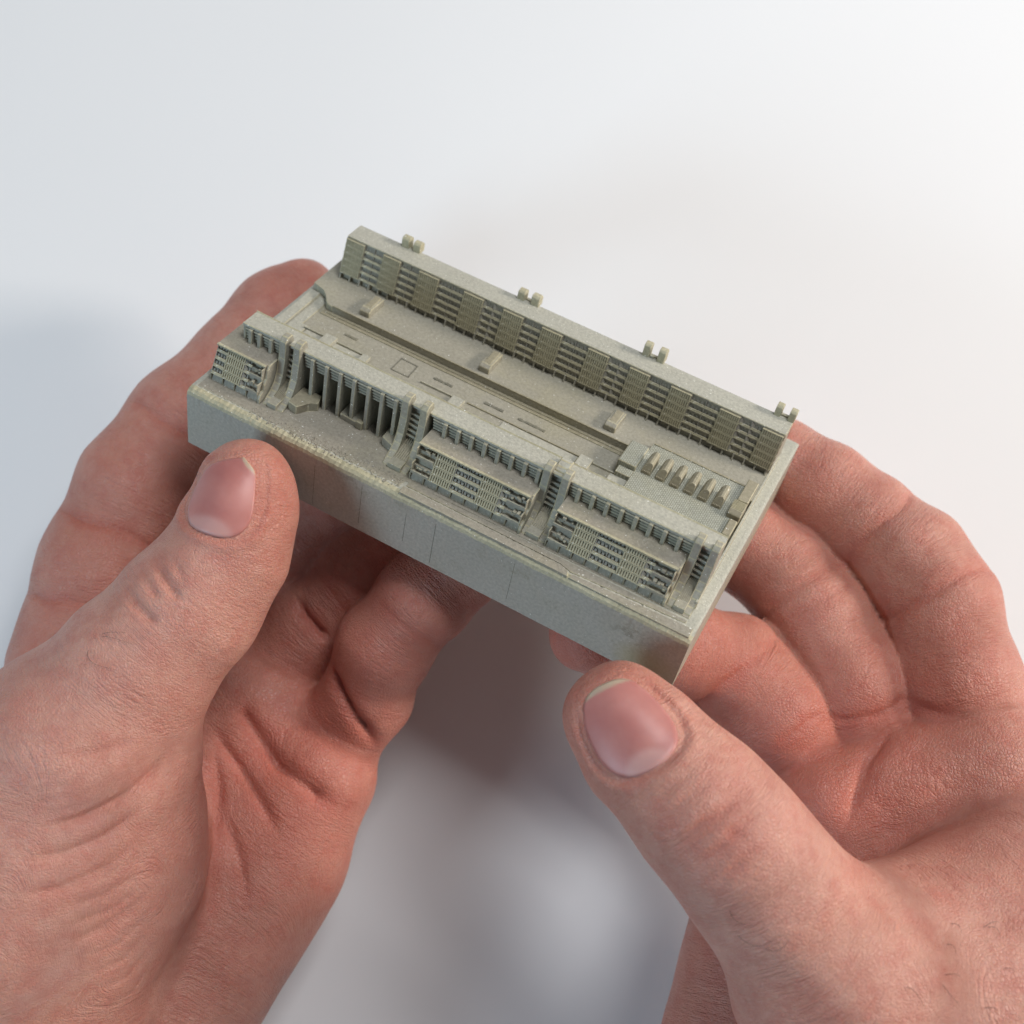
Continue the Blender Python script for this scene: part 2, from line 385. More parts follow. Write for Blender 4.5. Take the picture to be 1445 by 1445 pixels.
# upright fins
def fin(u, w0, deep=15.8):
    bm = bmesh.new(); add_prism(bm, [(11.6, w0), (deep+0.6, w0), (deep+0.6, 11.5), (11.75, 11.5)], u-0.42, u+0.42)
    return link('fin', finish(bm, 'fin', ('stone', 'edge'), 0.1), near)
for u in (7.2, 9.4, 12.2): fin(u, 7.9)
for u in (22.4, 25.8, 29.1, 32.4, 35.8, 39.0, 42.2): fin(u, -0.05 if u not in (22.4, 32.4, 42.2) else 1.0)
for k in range(8): fin(53.6 + 3.0*k, 7.9)
for k in range(8): fin(83.4 + 3.05*k, 7.9)
louvres(5.7, 14.6); louvres(20.2, 44.2); louvres(50.6, 76.2); louvres(81.3, 108.2)
box('colonnade_floor', near, 20.0, 44.4, 12.0, 16.4, -0.2, 0.1, mats=('earth', 'edge'), bevel=0.05)
# curved piers
def pier(u, top=14.0, th=1.6, foot=5.6):
    pr = [(17.0, 11.5), (13.9, 11.6), (13.8, top-0.3), (13.3, top), (12.0, top), (11.1, top-0.8), (11.0, 9.0), (10.5, 5.0), (9.7, 3.2), (8.6, 1.8), (7.2, 0.9), (foot, 0.3), (foot, -0.1), (17.0, -0.1)]
    return prism('pier', near, pr, u-th/2, u+th/2, mats=('stone', 'edge'), bevel=0.17)
def stair(a, b, hood=True):
    """a, b: centre lines of the two piers"""
    p1 = pier(a); p2 = pier(b)
    u0, u1 = a+0.55, b-0.55
    flight = prism('stair_flight', near, [(16.4,-0.1),(16.4,11.4),(13.6,10.6),(13.2,8.4),(12.2,3.4),(11.0,2.4),(7.0,1.3),(7.0,-0.1)], u0, u1, mats=('stone', 'edge'), bevel=0.05)
    for k in range(5):
        w = 9.6 - 1.25*k; v = 13.1 - 0.24*k
        prism('stair_slat', flight, [(v-0.55, w-0.35), (v-0.35, w), (v+0.6, w-0.05), (v+0.6, w-0.5)], u0+0.1, u1-0.1, mats=('stone', 'edge'), bevel=0.05)
    nrib = 7
    for j in range(nrib):
        x = u0 + 0.2 + (u1-u0-0.4)*j/(nrib-1)
        prism('ramp_rib', flight, [(12.0,3.2),(12.0,3.7),(10.8,2.72),(7.3,1.66),(7.3,1.2)], x-0.09, x+0.09, mats=('warm',), bevel=0)
    prism('stair_plinth', flight, [(5.3,-0.1),(7.6,-0.1),(7.6,1.6),(5.3,1.45)], u0+0.02, u1-0.02, mats=('stone', 'edge'), bevel=0.1)
    if hood:
        prism('stair_hood', flight, [(13.0,11.2),(16.8,11.2),(16.8,12.9),(15.4,13.4),(14.0,12.9),(13.2,12.2)], a+0.7, b-0.7, mats=('pale', 'edge'), bevel=0.2)
stair(15.6, 19.0, hood=False); stair(44.7, 48.9, hood=False); stair(76.4, 80.4); stair(108.3, 111.8, hood=False)

def block(u0, u1, bays, left_end=False):
    """stepped four-storey block; bays: (width, kind)"""
    prof = [(6.2,-0.1),(6.2,2.0)]
    for k in range(4):
        v = 6.15 + 0.72*k
        prof += [(v, 2.0+1.5*k), (v+0.02, 3.5+1.5*k)]
    prof = prof[:-1] + [(8.35, 7.55), (8.35, 7.9), (16.4, 7.9), (16.4,-0.1)]
    blk = prism('terrace_block', near, prof, u0, u1, mats=('stone',), bevel=0)
    bm = bmesh.new(); nn = 60; rows = []
    for i in range(nn+1):
        u = u0-0.1 + (u1-u0+0.2)*i/nn
        rows.append([bm.verts.new((u, v, w)) for v, w in ((7.55+.06*wob(u,0,3),7.7),(7.5+.06*wob(u,0,3),8.12+.06*wob(u,1,7)),(7.85,8.2+.06*wob(u,2,1)),(8.2,8.02),(13,8.03),(16.35,8.02),(16.35,7.7))])
    for i in range(nn):
        for k in range(7):
            f = bm.faces.new((rows[i][k], rows[i][(k+1) % 7], rows[i+1][(k+1) % 7], rows[i+1][k])); f.material_index = 1 if k in (0,1,2) else 0
    bm.faces.new(rows[0]); bm.faces.new(rows[-1][::-1])
    link('roof_terrace', finish(bm, 'roof_terrace', ('earth', 'edge')), near)
    # plinth panels with dividers
    npan = max(3, round((u1-u0)/2.95)); pw = (u1-u0)/npan
    bm = bmesh.new(); add_prism(bm, [(-0.1,0),(0.9,0),(0.9,1.7),(0.5,1.7)], 0.14, pw-0.14); pm = finish(bm, 'plinth_panel', ('stone', 'edge'), 0.08)
    bm = bmesh.new(); add_prism(bm, [(-0.25,0),(0.9,0),(0.9,1.9),(-0.1,1.9)], -0.13, 0.13); dm = finish(bm, 'plinth_fin', ('warm',))
    for j in range(npan):
        link('plinth_panel', pm, near, (u0 + pw*j, 5.3, 0))
        link('plinth_fin', dm, near, (u0 + pw*j, 5.35, 0))
    link('plinth_fin', dm, near, (u1, 5.35, 0))
    box('plinth_ledge', near, u0-0.05, u1+0.05, 5.5, 6.4, 1.74, 2.02, mats=('edge',), bevel=0)
    u = u0; cache = {}
    for wd, kind in bays:
        if kind == 's':
            for k in range(4):
                key = round(wd, 2)
                if key not in cache: cache[key] = screen_mesh(wd, 1.5, 9, 'screen_panel', 0.72)
                link('screen_panel', cache[key], near, (u, 5.1 + 0.72*k, 2.0 + 1.5*k))
        elif kind in ('b', 't'):
            for k in range(4):
                key = (round(wd, 2), kind)
                if key not in cache: cache[key] = balcony_mesh(wd, 1.5, 2 if wd > 3 else 1, 'balcony', kind == 't', 0.72)
                link('balcony', cache[key], near, (u, 5.2 + 0.72*k, 2.0 + 1.5*k))
        else:       # two double-height terraces with window boxes
            for k in range(2):
                w0 = 2.0 + 3.0*k; v0 = 5.15 + 1.44*k
                lst = [(u, u+wd, v0-0.1, v0+0.18, w0, w0+0.75), (u, u+wd, v0, v0+1.9, w0-0.05, w0+0.12)]
                e = u if kind == 'l' else u+wd-0.25
                lst.append((e, e+0.25, v0, v0+1.8, w0, w0+2.6))
                for j in range(5):
                    x = u + 0.3 + (wd-0.9)*random.random(); z = w0 + 0.2 + random.random()*1.7; d = random.uniform(0.35, 0.8)
                    lst.append((x, x+d, v0+0.5+0.4*random.random(), v0+1.9, z, z+d*random.uniform(0.7, 1.1)))
                o = boxes('end_terrace', near, lst, ('stone', 'edge'), 0.06)
        u += wd
    return blk
block(2.2, 13.9, [(2.5,'b'), (4.6,'s'), (1.6,'t'), (3.0,'r')])
block(50.6, 75.4, [(4.1,'l'), (4.7,'s'), (5.6,'b'), (4.6,'s'), (1.7,'t'), (4.1,'r')])
block(81.4, 106.9, [(4.3,'l'), (4.8,'s'), (5.7,'b'), (4.8,'s'), (1.7,'t'), (4.2,'r')])
# rounded end walls of the blocks, stepping down to the front
def end_wall(u):
    pr = [(4.9,-0.1),(4.9,1.2),(5.4,2.2),(6.4,2.6),(6.6,4.2),(7.4,5.0),(7.7,7.2),(8.4,8.1),(14.8,8.1),(14.8,-0.1)]
    prism('end_wall', near, pr, u-0.3, u+0.3, mats=('stone', 'edge'), bevel=0.14)
for u in (14.3, 75.7, 107.1): end_wall(u)
# bays and entrance boxes under the colonnade
bm = bmesh.new(); add_plan(bm, [(19.9,7.4),(22.2,6.9),(23.6,9.3),(25.2,10.6),(24.4,13),(19.9,13)], 0, 2.3)
link('bay_porch', finish(bm, 'bay_porch', ('warm', 'edge'), 0.16), near)
bm = bmesh.new(); add_plan(bm, [(29.9,11.6),(35.0,11.2),(35.6,13.5),(35.0,15.8),(29.6,15.8)], 0, 1.5)
bp_ = link('bay_porch', finish(bm, 'bay_porch', ('stone', 'edge'), 0.16), near)
box('porch_cap', bp_, 34.0, 35.5, 11.0, 12.2, 0, 2.1, mats=('warm', 'edge'), bevel=0.15)
bm = bmesh.new(); add_plan(bm, [(40.9,10.2),(44.0,9.0),(44.1,14),(40.9,14)], 0, 2.4)
link('bay_porch', finish(bm, 'bay_porch', ('stone', 'edge'), 0.16), near)

# ---- strip of planting and kerb along the front edge
bm = bmesh.new()
for k in range(900):
    u = random.uniform(14.5, 50.0); v = 2.4 + random.gauss(0, 0.75) + 0.02*(u-14)
    if v < 1.2 or v > 4.9: continue
    r = random.uniform(0.10, 0.30); q = [(math.cos(a)*r*random.uniform(.7,1.2), math.sin(a)*r*random.uniform(.7,1.2)) for a in (0.3, 1.5, 2.8, 4.0, 5.2)]
    b = [bm.verts.new((u+x, v+y, -0.05)) for x, y in q]; t = bm.verts.new((u+random.uniform(-.05,.05), v, r*random.uniform(0.6, 1.4)))
    for i in range(5): bm.faces.new((b[i], b[(i+1) % 5], t))
o = link('planting', finish(bm, 'planting', ('earth',)), model); o['kind'] = 'stuff'
ground = plan('forecourt', model, [(1.2,2.0),(49.8,2.3),(50.4,4.2),(112.6,5.0),(112.4,16.3),(1.2,16.3)], -0.2, 0.1, ('earth', 'edge'), 0.06)
def ledge(pts, w1):
    bm = bmesh.new(); add_plan(bm, pts, -0.3, w1); return link('kerb', finish(bm, 'kerb', ('earth', 'edge'), 0.1), ground)
ledge([(50.9,0.55),(86.5,0.6),(88.6,0.6),(88.2,1.7),(86.6,2.5),(50.9,2.4)], 0.42)
ledge([(88.9,0.6),(114.3,0.7),(114.3,3.2),(112,2.9),(89.2,1.75)], 0.22)
ledge([(51.2,2.95),(86.0,2.95),(88.5,2.1),(112.5,3.6),(112.5,4.4),(51.2,4.2)], 0.18)

# ------------------------------------------------------------------ the two hands
# --- hand field begin (pure numpy: signed distance of each hand, in units, world axes)
def _seg(p, a, b):
    a = np.asarray(a, p.dtype); b = np.asarray(b, p.dtype); ba = b - a
    h = np.clip((p - a) @ ba / (ba @ ba), 0, 1)
    return p - a - h[:, None]*ba, h
def cone(p, a, b, ra, rb, flat=None, s=1.0):
    a = np.asarray(a, p.dtype); b = np.asarray(b, p.dtype)
    if len(p) > 5000:           # exact only near the bone
        c = (a + b)/2; R = float(np.linalg.norm(b - a))/2 + max(ra, rb)
        q = p - c; far = np.sqrt(np.einsum('ij,ij->i', q, q)) - R
        m = far < 11.0
        if m.sum() < 0.8*len(p):
            far[m] = cone_(p[m], a, b, ra, rb, flat, s)
            return far
    return cone_(p, a, b, ra, rb, flat, s)
def cone_(p, a, b, ra, rb, flat, s):
    q, h = _seg(p, a, b)
    if flat is not None:
        n = np.asarray(flat, float); n = n/np.linalg.norm(n)
        q = q + (q @ n)[:, None]*n*(1/s - 1)
    return np.sqrt(np.einsum('ij,ij->i', q, q)) - (ra + (rb - ra)*h)
def smin(a, b, k):
    h = np.maximum(k - np.abs(a - b), 0)/k
    return np.minimum(a, b) - h*h*k*0.25
def chain(p, js, k=3.0, flat=None, s=1.0):
    d = None
    for (a, ra), (b, rb) in zip(js, js[1:]):
        c = cone(p, a, b, ra, rb, flat, s)
        d = c if d is None else smin(d, c, k)
    return d
def lump(p, fs):
    v = 0.0
    for i, (f, ph) in enumerate(fs):
        v = v + np.sin(p[:, 0]*f + ph)*np.sin(p[:, 1]*f*1.13 + ph*1.7)*np.sin(p[:, 2]*f*0.91 + ph*2.3)
    return v
HAND = {}
HAND['R'] = dict(
    origin=(111.62,-66.51,60.85), lo=None, hi=None, kf=2.6, kt=7.0, palmar=(-0.15,-0.269,0.948),
    palm=[  # a, b, ra, rb, k, flatten axis, factor
        ((103.11,-9.13,53.71), (131.01,-66.23,50.75), 16, 22, 8, None, 1),
        ((86.43,-12.54,51.08), (118.76,-70.77,43.86), 14.5, 22, 8, None, 1),
        ((69.69,-16.86,49.3), (95.03,-71.3,41.73), 13.5, 22, 8, None, 1),
        ((57.87,-33.08,38.31), (52.71,-74.33,41.2), 15.5, 22, 8, None, 1),
        ((99.6,-76.79,52.95), (120.23,-123.06,50.88), 30, 27, 10, None, 1),
        ((120.23,-123.06,50.88), (148.5,-186,49.94), 27, 34, 10, None, 1),
    ],
    fingers=[
        ([((105.41,-3.18,46.63), 14), ((98.42,10.78,50.11), 13.6), ((96.37,27.38,47.96), 13.0), ((91.09,38.34,45.83), 12.4), ((82.65,46.67,43.24), 11.3), ((73.11,55.06,40.66), 11.4), ((63.1,62.49,37.9), 10.4), ((52.62,68.18,35.86), 9.0)], 4.0),
        ([((86.72,-6.45,38.95), 13), ((77.78,8.61,44.65), 12.8), ((69.96,26.04,41.63), 11.9), ((63.48,36.7,39.45), 11.2), ((53.06,44.36,38.77), 10.8), ((39.55,48.31,40.48), 9.2)], 4.0),
        ([((69.23,-10.44,38.25), 12.3), ((59.73,3.06,45.7), 11.8), ((50.87,13.34,45.49), 11.5), ((37.23,17.69,52.34), 10.2), ((23.97,19.42,60.77), 9.8), ((15.69,20,66.97), 8.2)], 4.0),
        ([((57.66,-25.13,40.73), 12.0), ((46.23,-7.37,33.71), 11), ((37.36,-2.5,35.58), 9.2), ((28.74,3.92,40.78), 8.2)], 4.0),
    ],
    thumb=[((19.7,1.99,96.79), 10.4), ((24.69,-4.12,97.75), 10.9), ((33.08,-12.61,98.79), 12.2), ((39.79,-20.05,98.49), 12.7), ((48.12,-30.44,95.65), 13.6), ((60.4,-45.23,89.99), 17.0), ((83.68,-68.12,74.78), 25)],
    web=[((59.9,-45.83,86.84), (102.91,-35.1,73.5), 17, 19, 10, None, 1),
         ((80.93,-51.23,81.83), (114.49,-38.23,65.84), 22, 22, 10, None, 1),
         ((95.88,-53.44,77.37), (115.42,-66.56,71), 26, 28, 10, None, 1)],
    creases=[
        # depth, width, flush, points
        (0.45, 1.6, 0.2, [(54.22,-5.37,53.5), (58.87,-1.86,57.49), (64.79,2.63,57.65), (71.81,1.75,55.12), (78.19,2.94,57.16), (84.14,5.97,56.73), (91.44,3.2,60.83), (100.62,2.57,64.27)]),
        (0.9, 2.3, 0.35, [(82.43,1.44,56.51), (75.25,-5.96,60.57), (72.07,-13.17,62.71), (68.79,-21.8,62.38)]),
        # thumb back wrinkles
        (0.40, 1.1, 0.35, [(28.06,-19.67,109.53), (32.01,-15.96,112.01), (36.25,-13.03,112.22), (41.14,-9.06,109.28)]),
        (0.34, 1.0, 0.30, [(30.41,-23.18,109.39), (34.87,-20.01,112.08), (38.52,-15.93,112.39), (42.45,-13.69,111.05)]),
        (0.25, 0.9, 0.20, [(25.7,-16.13,109.71), (29.15,-11.89,111.8), (33.43,-8.95,111.85)]),
        (0.22, 0.9, 0.20, [(35.55,-15.35,112.43), (37.85,-17.66,112.52), (40.24,-18.25,112.41)]),
        (0.22, 0.9, 0.20, [(31.64,-25.58,108.76), (37.78,-22.9,112), (43.27,-19.45,111.92)]),
        (0.16, 0.7, 0.08, [(25.24,-18.62,108.07), (28.77,-15.19,111.36), (33.28,-11.63,112.29)]),
        (0.2, 0.7, 0.08, [(27.08,-20.1,108.6), (30.51,-16.7,111.53), (34.92,-13.03,112.31)]),
        (0.24, 0.7, 0.08, [(28.91,-21.57,109.17), (32.23,-18.19,111.74), (36.55,-14.42,112.36)]),
        (0.16, 0.7, 0.08, [(30.73,-23.03,109.67), (33.95,-19.68,111.94), (38.17,-15.82,112.41)]),
        (0.2, 0.7, 0.08, [(32.57,-24.51,109.96), (35.68,-21.17,112.04), (39.8,-17.21,112.39)]),
        (0.24, 0.7, 0.08, [(34.44,-26.01,110.03), (37.43,-22.67,112.01), (41.44,-18.61,112.28)]),
        (0.20, 0.9, 0.10, [(24.53,-11.98,110.16), (27.46,-9.56,111.32), (31.77,-6.61,111.28)]),
    ],
    rings=[((86.14,45.54,44.05), 1.5, 3.0, 0.5), ((94.78,28.75,47.19), 1.7, 3.2, 0.5), ((65.84,29.95,40.29), 1.1, 2.4, 0.35), ((67.67,25.39,41.52), 0.8, 2.0, 0.25), ((50.55,12.87,45.4), 1.4, 2.8, 0.4)],
    bumps=[((35.36,-17.61,113.14), 9, 0.5)],
    flush=[((69.26,-11.74,62.39), 34, 0.35), ((89.31,-7.3,65.2), 30, 0.25), ((47.77,-40.07,53.33), 40, 0.3), ((16.25,8.73,102.55), 11, 0.45), ((37.33,-14.17,112.73), 12, 0.16), ((68.98,53.96,50.62), 14, 0.25), ((91.4,10.31,62.21), 14, 0.15), ((42.23,14.92,59.98), 14, 0.35), ((14.11,18.46,73.8), 16, 0.5), ((65.82,-13.4,58.03), 18, 0.2), ((101.94,28.94,57.38), 9, 0.25)],
    nails=[((19.69,0.92,108.33), (-0.42,0.767,0.257), (-0.12,0.048,0.993), 9.3, 8.9)],
    hairs=[[(36.97,-30.24,108.5), (38.7,-31.96,108.63), (41.23,-32.37,109.71)], [(38.54,-34.5,107.05), (41.62,-35.67,108.36), (44.34,-34.28,109.92)], [(42.77,-36.34,108.48), (44.78,-36.22,109.17), (46.33,-34.96,109.93)], [(66.32,-42.73,107.78), (67.76,-43.56,107.62), (69.19,-45.83,107.58)], [(73.04,-42.68,106.3), (74.11,-44.38,106.38), (75.55,-45.56,106.17)], [(73.71,-41.19,105.67), (75.32,-41.16,105.22), (76.42,-41.65,105.1)], [(82.88,-34.27,100.17), (84.82,-33.66,99.44), (85.97,-33.67,99.37)], [(75.22,-36.64,103.16), (76.17,-37.11,103.18), (76.43,-38.2,103.64)], [(84.77,-40.56,103.44), (85.78,-40.58,103.36), (86.27,-41.24,103.53)], [(80.21,-46.51,105.44), (81.71,-46.54,105.28), (82.72,-47.33,105.33)], [(83.67,-34.29,100.06), (84.85,-34.63,100.18), (85.4,-35.6,100.83)], [(76.94,-33.57,100.91), (78.01,-34.03,100.97), (78.36,-35.02,101.53)]],
)
HAND['L'] = dict(
    origin=(-91.15,-67.84,55.54), lo=None, hi=None, kf=2.4, kt=6.0, palmar=(0.35,-0.402,0.843),
    palm=[
        ((-97.64,11.25,38.01), (-109.65,-80.39,40.13), 18, 25, 8, None, 1),
        ((-79.23,13.14,32.25), (-97.08,-82.79,31.58), 16, 24, 8, None, 1),
        ((-59.51,4.92,28.77), (-94.59,-83.39,29.44), 15.5, 24, 8, None, 1),
        ((-45.73,-10.62,33.14), (-88.5,-77.54,34.54), 14.5, 21, 8, None, 1),
        ((-55.13,-30.91,29.56), (-85.5,-70.56,32.72), 15.5, 19, 8, None, 1),
        ((-98.88,-83.42,39.59), (-110,-127,42.06), 29, 27, 10, None, 1),
        ((-110,-127,42.06), (-130.98,-187.55,47.63), 27, 34, 10, None, 1),
    ],
    fingers=[
        ([((-99.97,14.59,36.57), 17), ((-95.67,37.65,38.6), 14.8), ((-88.45,57.23,40.02), 13.3), ((-78.61,73.58,38.84), 12.2), ((-65.47,89.76,35.6), 11.0), ((-58.43,101.33,33.58), 10.4), ((-52.26,107.22,31.58), 9.0)], 4.0),
        ([((-80.54,18.59,25.09), 15), ((-65.68,33.34,24.64), 13), ((-49.36,45.24,30.8), 12.3), ((-35.88,54.79,37.56), 11.2), ((-26.32,61.64,41.82), 9.8)], 4.0),
        ([((-57.75,11.72,25.91), 13), ((-45.67,24.53,32.23), 11.5), ((-33.61,35.07,39.16), 11.3), ((-23.32,45.06,44.99), 10.8), ((-15.03,52.74,48.37), 9.4)], 4.0),
        ([((-44.02,-4.2,29.19), 11.5), ((-33.84,7.16,39.32), 10.2), ((-28.55,18.42,48.41), 10.4), ((-19.17,28.9,54.83), 10.4), ((-10.58,36.98,55.75), 9.8), ((-5.15,43.63,53.87), 8.4)], 3.0),
    ],
    thumb=[((-52.62,48.49,85.19), 9.0), ((-53.47,43.07,84.24), 9.5), ((-56.81,34.86,81.77), 11.3), ((-64.46,24.24,79.9), 13.2), ((-75.24,12.09,77.76), 14.9), ((-89.36,-4.27,73.86), 20.0), ((-101.66,-29.99,65.26), 26.5)],
    web=[((-83.96,-8.58,70.05), (-83.34,-27.79,59.56), 20, 18, 9, None, 1),
         ((-90.42,-24.58,63.17), (-104.88,-66.23,50.75), 24, 25, 9, None, 1),
         ((-104.55,-17.16,67.52), (-116.83,-61.82,51.53), 24, 30, 9, None, 1)],
    creases=[
        (1.4, 1.8, 0.5, [(-40.32,15.53,49.04), (-39.1,10,49.98), (-36.45,4.87,50.11), (-32.76,-0.07,47.27), (-30.44,-4.2,40.11)]),
        (1.4, 1.8, 0.5, [(-50.09,30.51,42.85), (-47.69,26.08,44.68), (-44.35,22.21,44.65), (-40.92,19.72,43.34)]),
        (1.25, 2.0, 0.45, [(-57.75,9.87,80.63), (-60.29,3.08,44.55), (-52.44,-7.83,46.15), (-43.46,-14.26,47.01), (-34.8,-20.52,35.95)]),
        (0.75, 1.9, 0.3, [(-68.56,2.44,45.26), (-64.58,-3.19,45.64), (-60.34,-8.77,45.94), (-54.54,-16.92,48.31), (-49.2,-25.17,48.83)]),
        (0.5, 1.7, 0.2, [(-64.37,-16.97,47.51), (-60.61,-23.48,49.25), (-58.22,-30.21,50.52), (-56.76,-39.08,50.09)]),
        (0.55, 1.6, 0.25, [(-67.14,-0.07,45.42), (-64.65,-13.96,46.83), (-64.38,-28.58,51.93), (-65.1,-44.54,52.41)]),
        # thumb knuckle
        (0.65, 1.2, 0.25, [(-69.61,33.71,89.83), (-66.56,29.1,93.55), (-63.94,25.66,94.18), (-62.15,23.92,94.05)]),
        (0.50, 1.1, 0.2, [(-74.03,27.39,90.83), (-71.49,23.74,93.24), (-68.74,20.99,93.9), (-66.4,19.66,93.9)]),
        (0.35, 1.0, 0.2, [(-71.24,30.82,90.78), (-68.59,26.67,93.55), (-66.13,23.65,94.15)]),
        (0.30, 1.0, 0.1, [(-68.22,34.78,90.09), (-63.58,30.42,93.87), (-61.74,27.01,94.11)]),
        # thumb base folds
        (0.8, 1.5, 0.2, [(-88.29,-18.28,92.78), (-80.37,-16.6,91.47), (-73.43,-12.88,89.14), (-68.65,-8.32,85.77), (-66.36,-2.76,83.75)]),
        (0.5, 1.3, 0.15, [(-90,-23.73,92.43), (-83.01,-22.68,90.35), (-76.04,-19.68,88.11), (-70.34,-14.64,85.79)]),
        (0.4, 1.2, 0.1, [(-92.47,-30.09,91.64), (-84.35,-29.15,89.16), (-76.34,-25.66,86.12), (-70.79,-20.07,83.32)]),
        (0.4, 1.1, 0.1, [(-83.82,-5.2,94.82), (-76.84,-4.21,92.42), (-70.74,-1.38,89.06)]),
        (0.3, 1.0, 0.05, [(-82.82,-39.37,84.22), (-76.07,-36.02,80.95), (-69.27,-29.93,77.39)]),
        (0.22, 0.8, 0.03, [(-85.51,-30,89.42), (-77.56,-27.59,86.12), (-70.46,-23.26,81.56)]),
        (0.22, 0.8, 0.03, [(-84.63,-33.09,88.03), (-77.05,-30.78,84.25), (-70.5,-26.27,80.45)]),
        (0.22, 0.8, 0.03, [(-83.87,-36.25,86.3), (-76.56,-34.01,82.3), (-70.54,-29.3,79.28)]),
        (0.22, 0.8, 0.03, [(-83.17,-39.47,84.37), (-76.07,-37.28,80.31), (-70.67,-32.39,77.84)]),
        (0.22, 0.8, 0.03, [(-82.44,-42.73,82.44), (-75.69,-40.66,77.89), (-70.92,-35.56,75.93)]),
        (0.22, 0.8, 0.03, [(-81.82,-46.08,80.15), (-75.55,-44.22,74.64), (-71.24,-38.8,73.8)]),
        (0.22, 0.8, 0.03, [(-81.38,-49.6,77.25), (-75.45,-47.9,71.15), (-71.73,-42.18,71.02)]),
        (0.22, 0.8, 0.03, [(-80.99,-53.23,74.12), (-75.61,-51.84,66.69), (-72.4,-45.73,67.59)]),
        (0.16, 0.7, 0.03, [(-91.42,-9.03,94.73), (-83.75,-8.4,94.46), (-75.65,-5.26,91.85)]),
        (0.16, 0.7, 0.03, [(-90.28,-11.21,94.26), (-82.79,-10.34,93.9), (-74.79,-7.09,91.32)]),
        (0.16, 0.7, 0.03, [(-89.18,-13.4,93.7), (-81.85,-12.28,93.24), (-73.98,-8.93,90.63)]),
        (0.16, 0.7, 0.03, [(-88.07,-15.59,93.15), (-80.98,-14.24,92.41), (-73.24,-10.78,89.72)]),
    ],
    rings=[((-94,46.83,39.2), 2.4, 3.0, 0.7), ((-81.74,69.99,39.23), 1.8, 2.8, 0.5), ((-99.16,29.35,38.15), 2.2, 2.8, 0.6), ((-20.46,24.63,53.57), 0.6, 2.6, 0.3), ((-37.05,31.91,37.59), 1.0, 2.6, 0.3)],
    bumps=[],
    flush=[((-50.74,-7.82,46.83), 42, 0.35), ((-57.75,-41.29,44.99), 40, 0.25), ((-46.51,46.09,90.86), 16, 0.5), ((-55.37,106.45,41.59), 14, 0.35), ((-41,-10.83,48.33), 20, 0.25), ((-20.24,20.99,60.04), 16, 0.3), ((-81.37,60.53,50.76), 24, 0.2), ((-93.41,19.78,55.76), 26, 0.15), ((-59.04,4.61,46.99), 25, 0.15)],
    nails=[((-53.57,44.38,95.35), (0.34,0.88,0.307), (-0.74,-0.077,0.667), 7.6, 8.4)],
    hairs=[[(-77.28,17.73,92.93), (-75.17,17.97,93.31), (-72.66,17.95,93.63)], [(-77.23,17.33,93.03), (-74.36,16.76,93.54), (-70.91,15.68,93.73)], [(-79.78,14.67,92.91), (-78.55,12.39,93.39), (-74.95,11.32,93.66)]],
)
for k_, v_ in HAND.items():
    pts_ = [(np.asarray(j[0], float), j[1]) for fg in v_['fingers'] for j in fg[0]] + [(np.asarray(j[0], float), j[1]) for j in v_['thumb']]
    for q_ in v_['palm'] + v_['web']: pts_ += [(np.asarray(q_[0], float), q_[2]), (np.asarray(q_[1], float), q_[3])]
    v_['lo'] = np.min([a - r - 4 for a, r in pts_], 0); v_['hi'] = np.max([a + r + 4 for a, r in pts_], 0)

def make_field(hd):
    def f(p):
        d = None
        for a, b, ra, rb, k, fl, s in hd['palm']:
            c = cone(p, a, b, ra, rb, fl, s)
            d = c if d is None else smin(d, c, k)
        g = None
        for js, k in hd['fingers']:
            c = chain(p, js, k)
            g = c if g is None else smin(g, c, 0.35)
        d = smin(d, g, hd['kf'])
        t = chain(p, hd['thumb'], 5.0)
        for a, b, ra, rb, k, fl, s in hd['web']:
            t = smin(t, cone(p, a, b, ra, rb, fl, s), k)
        d = smin(d, t, hd['kt'])
        return d + 0.28*lump(p, ((0.16, 0.4), (0.29, 1.9)))
    return f
FIELD = {k: make_field(v) for k, v in HAND.items()}
# --- hand field end

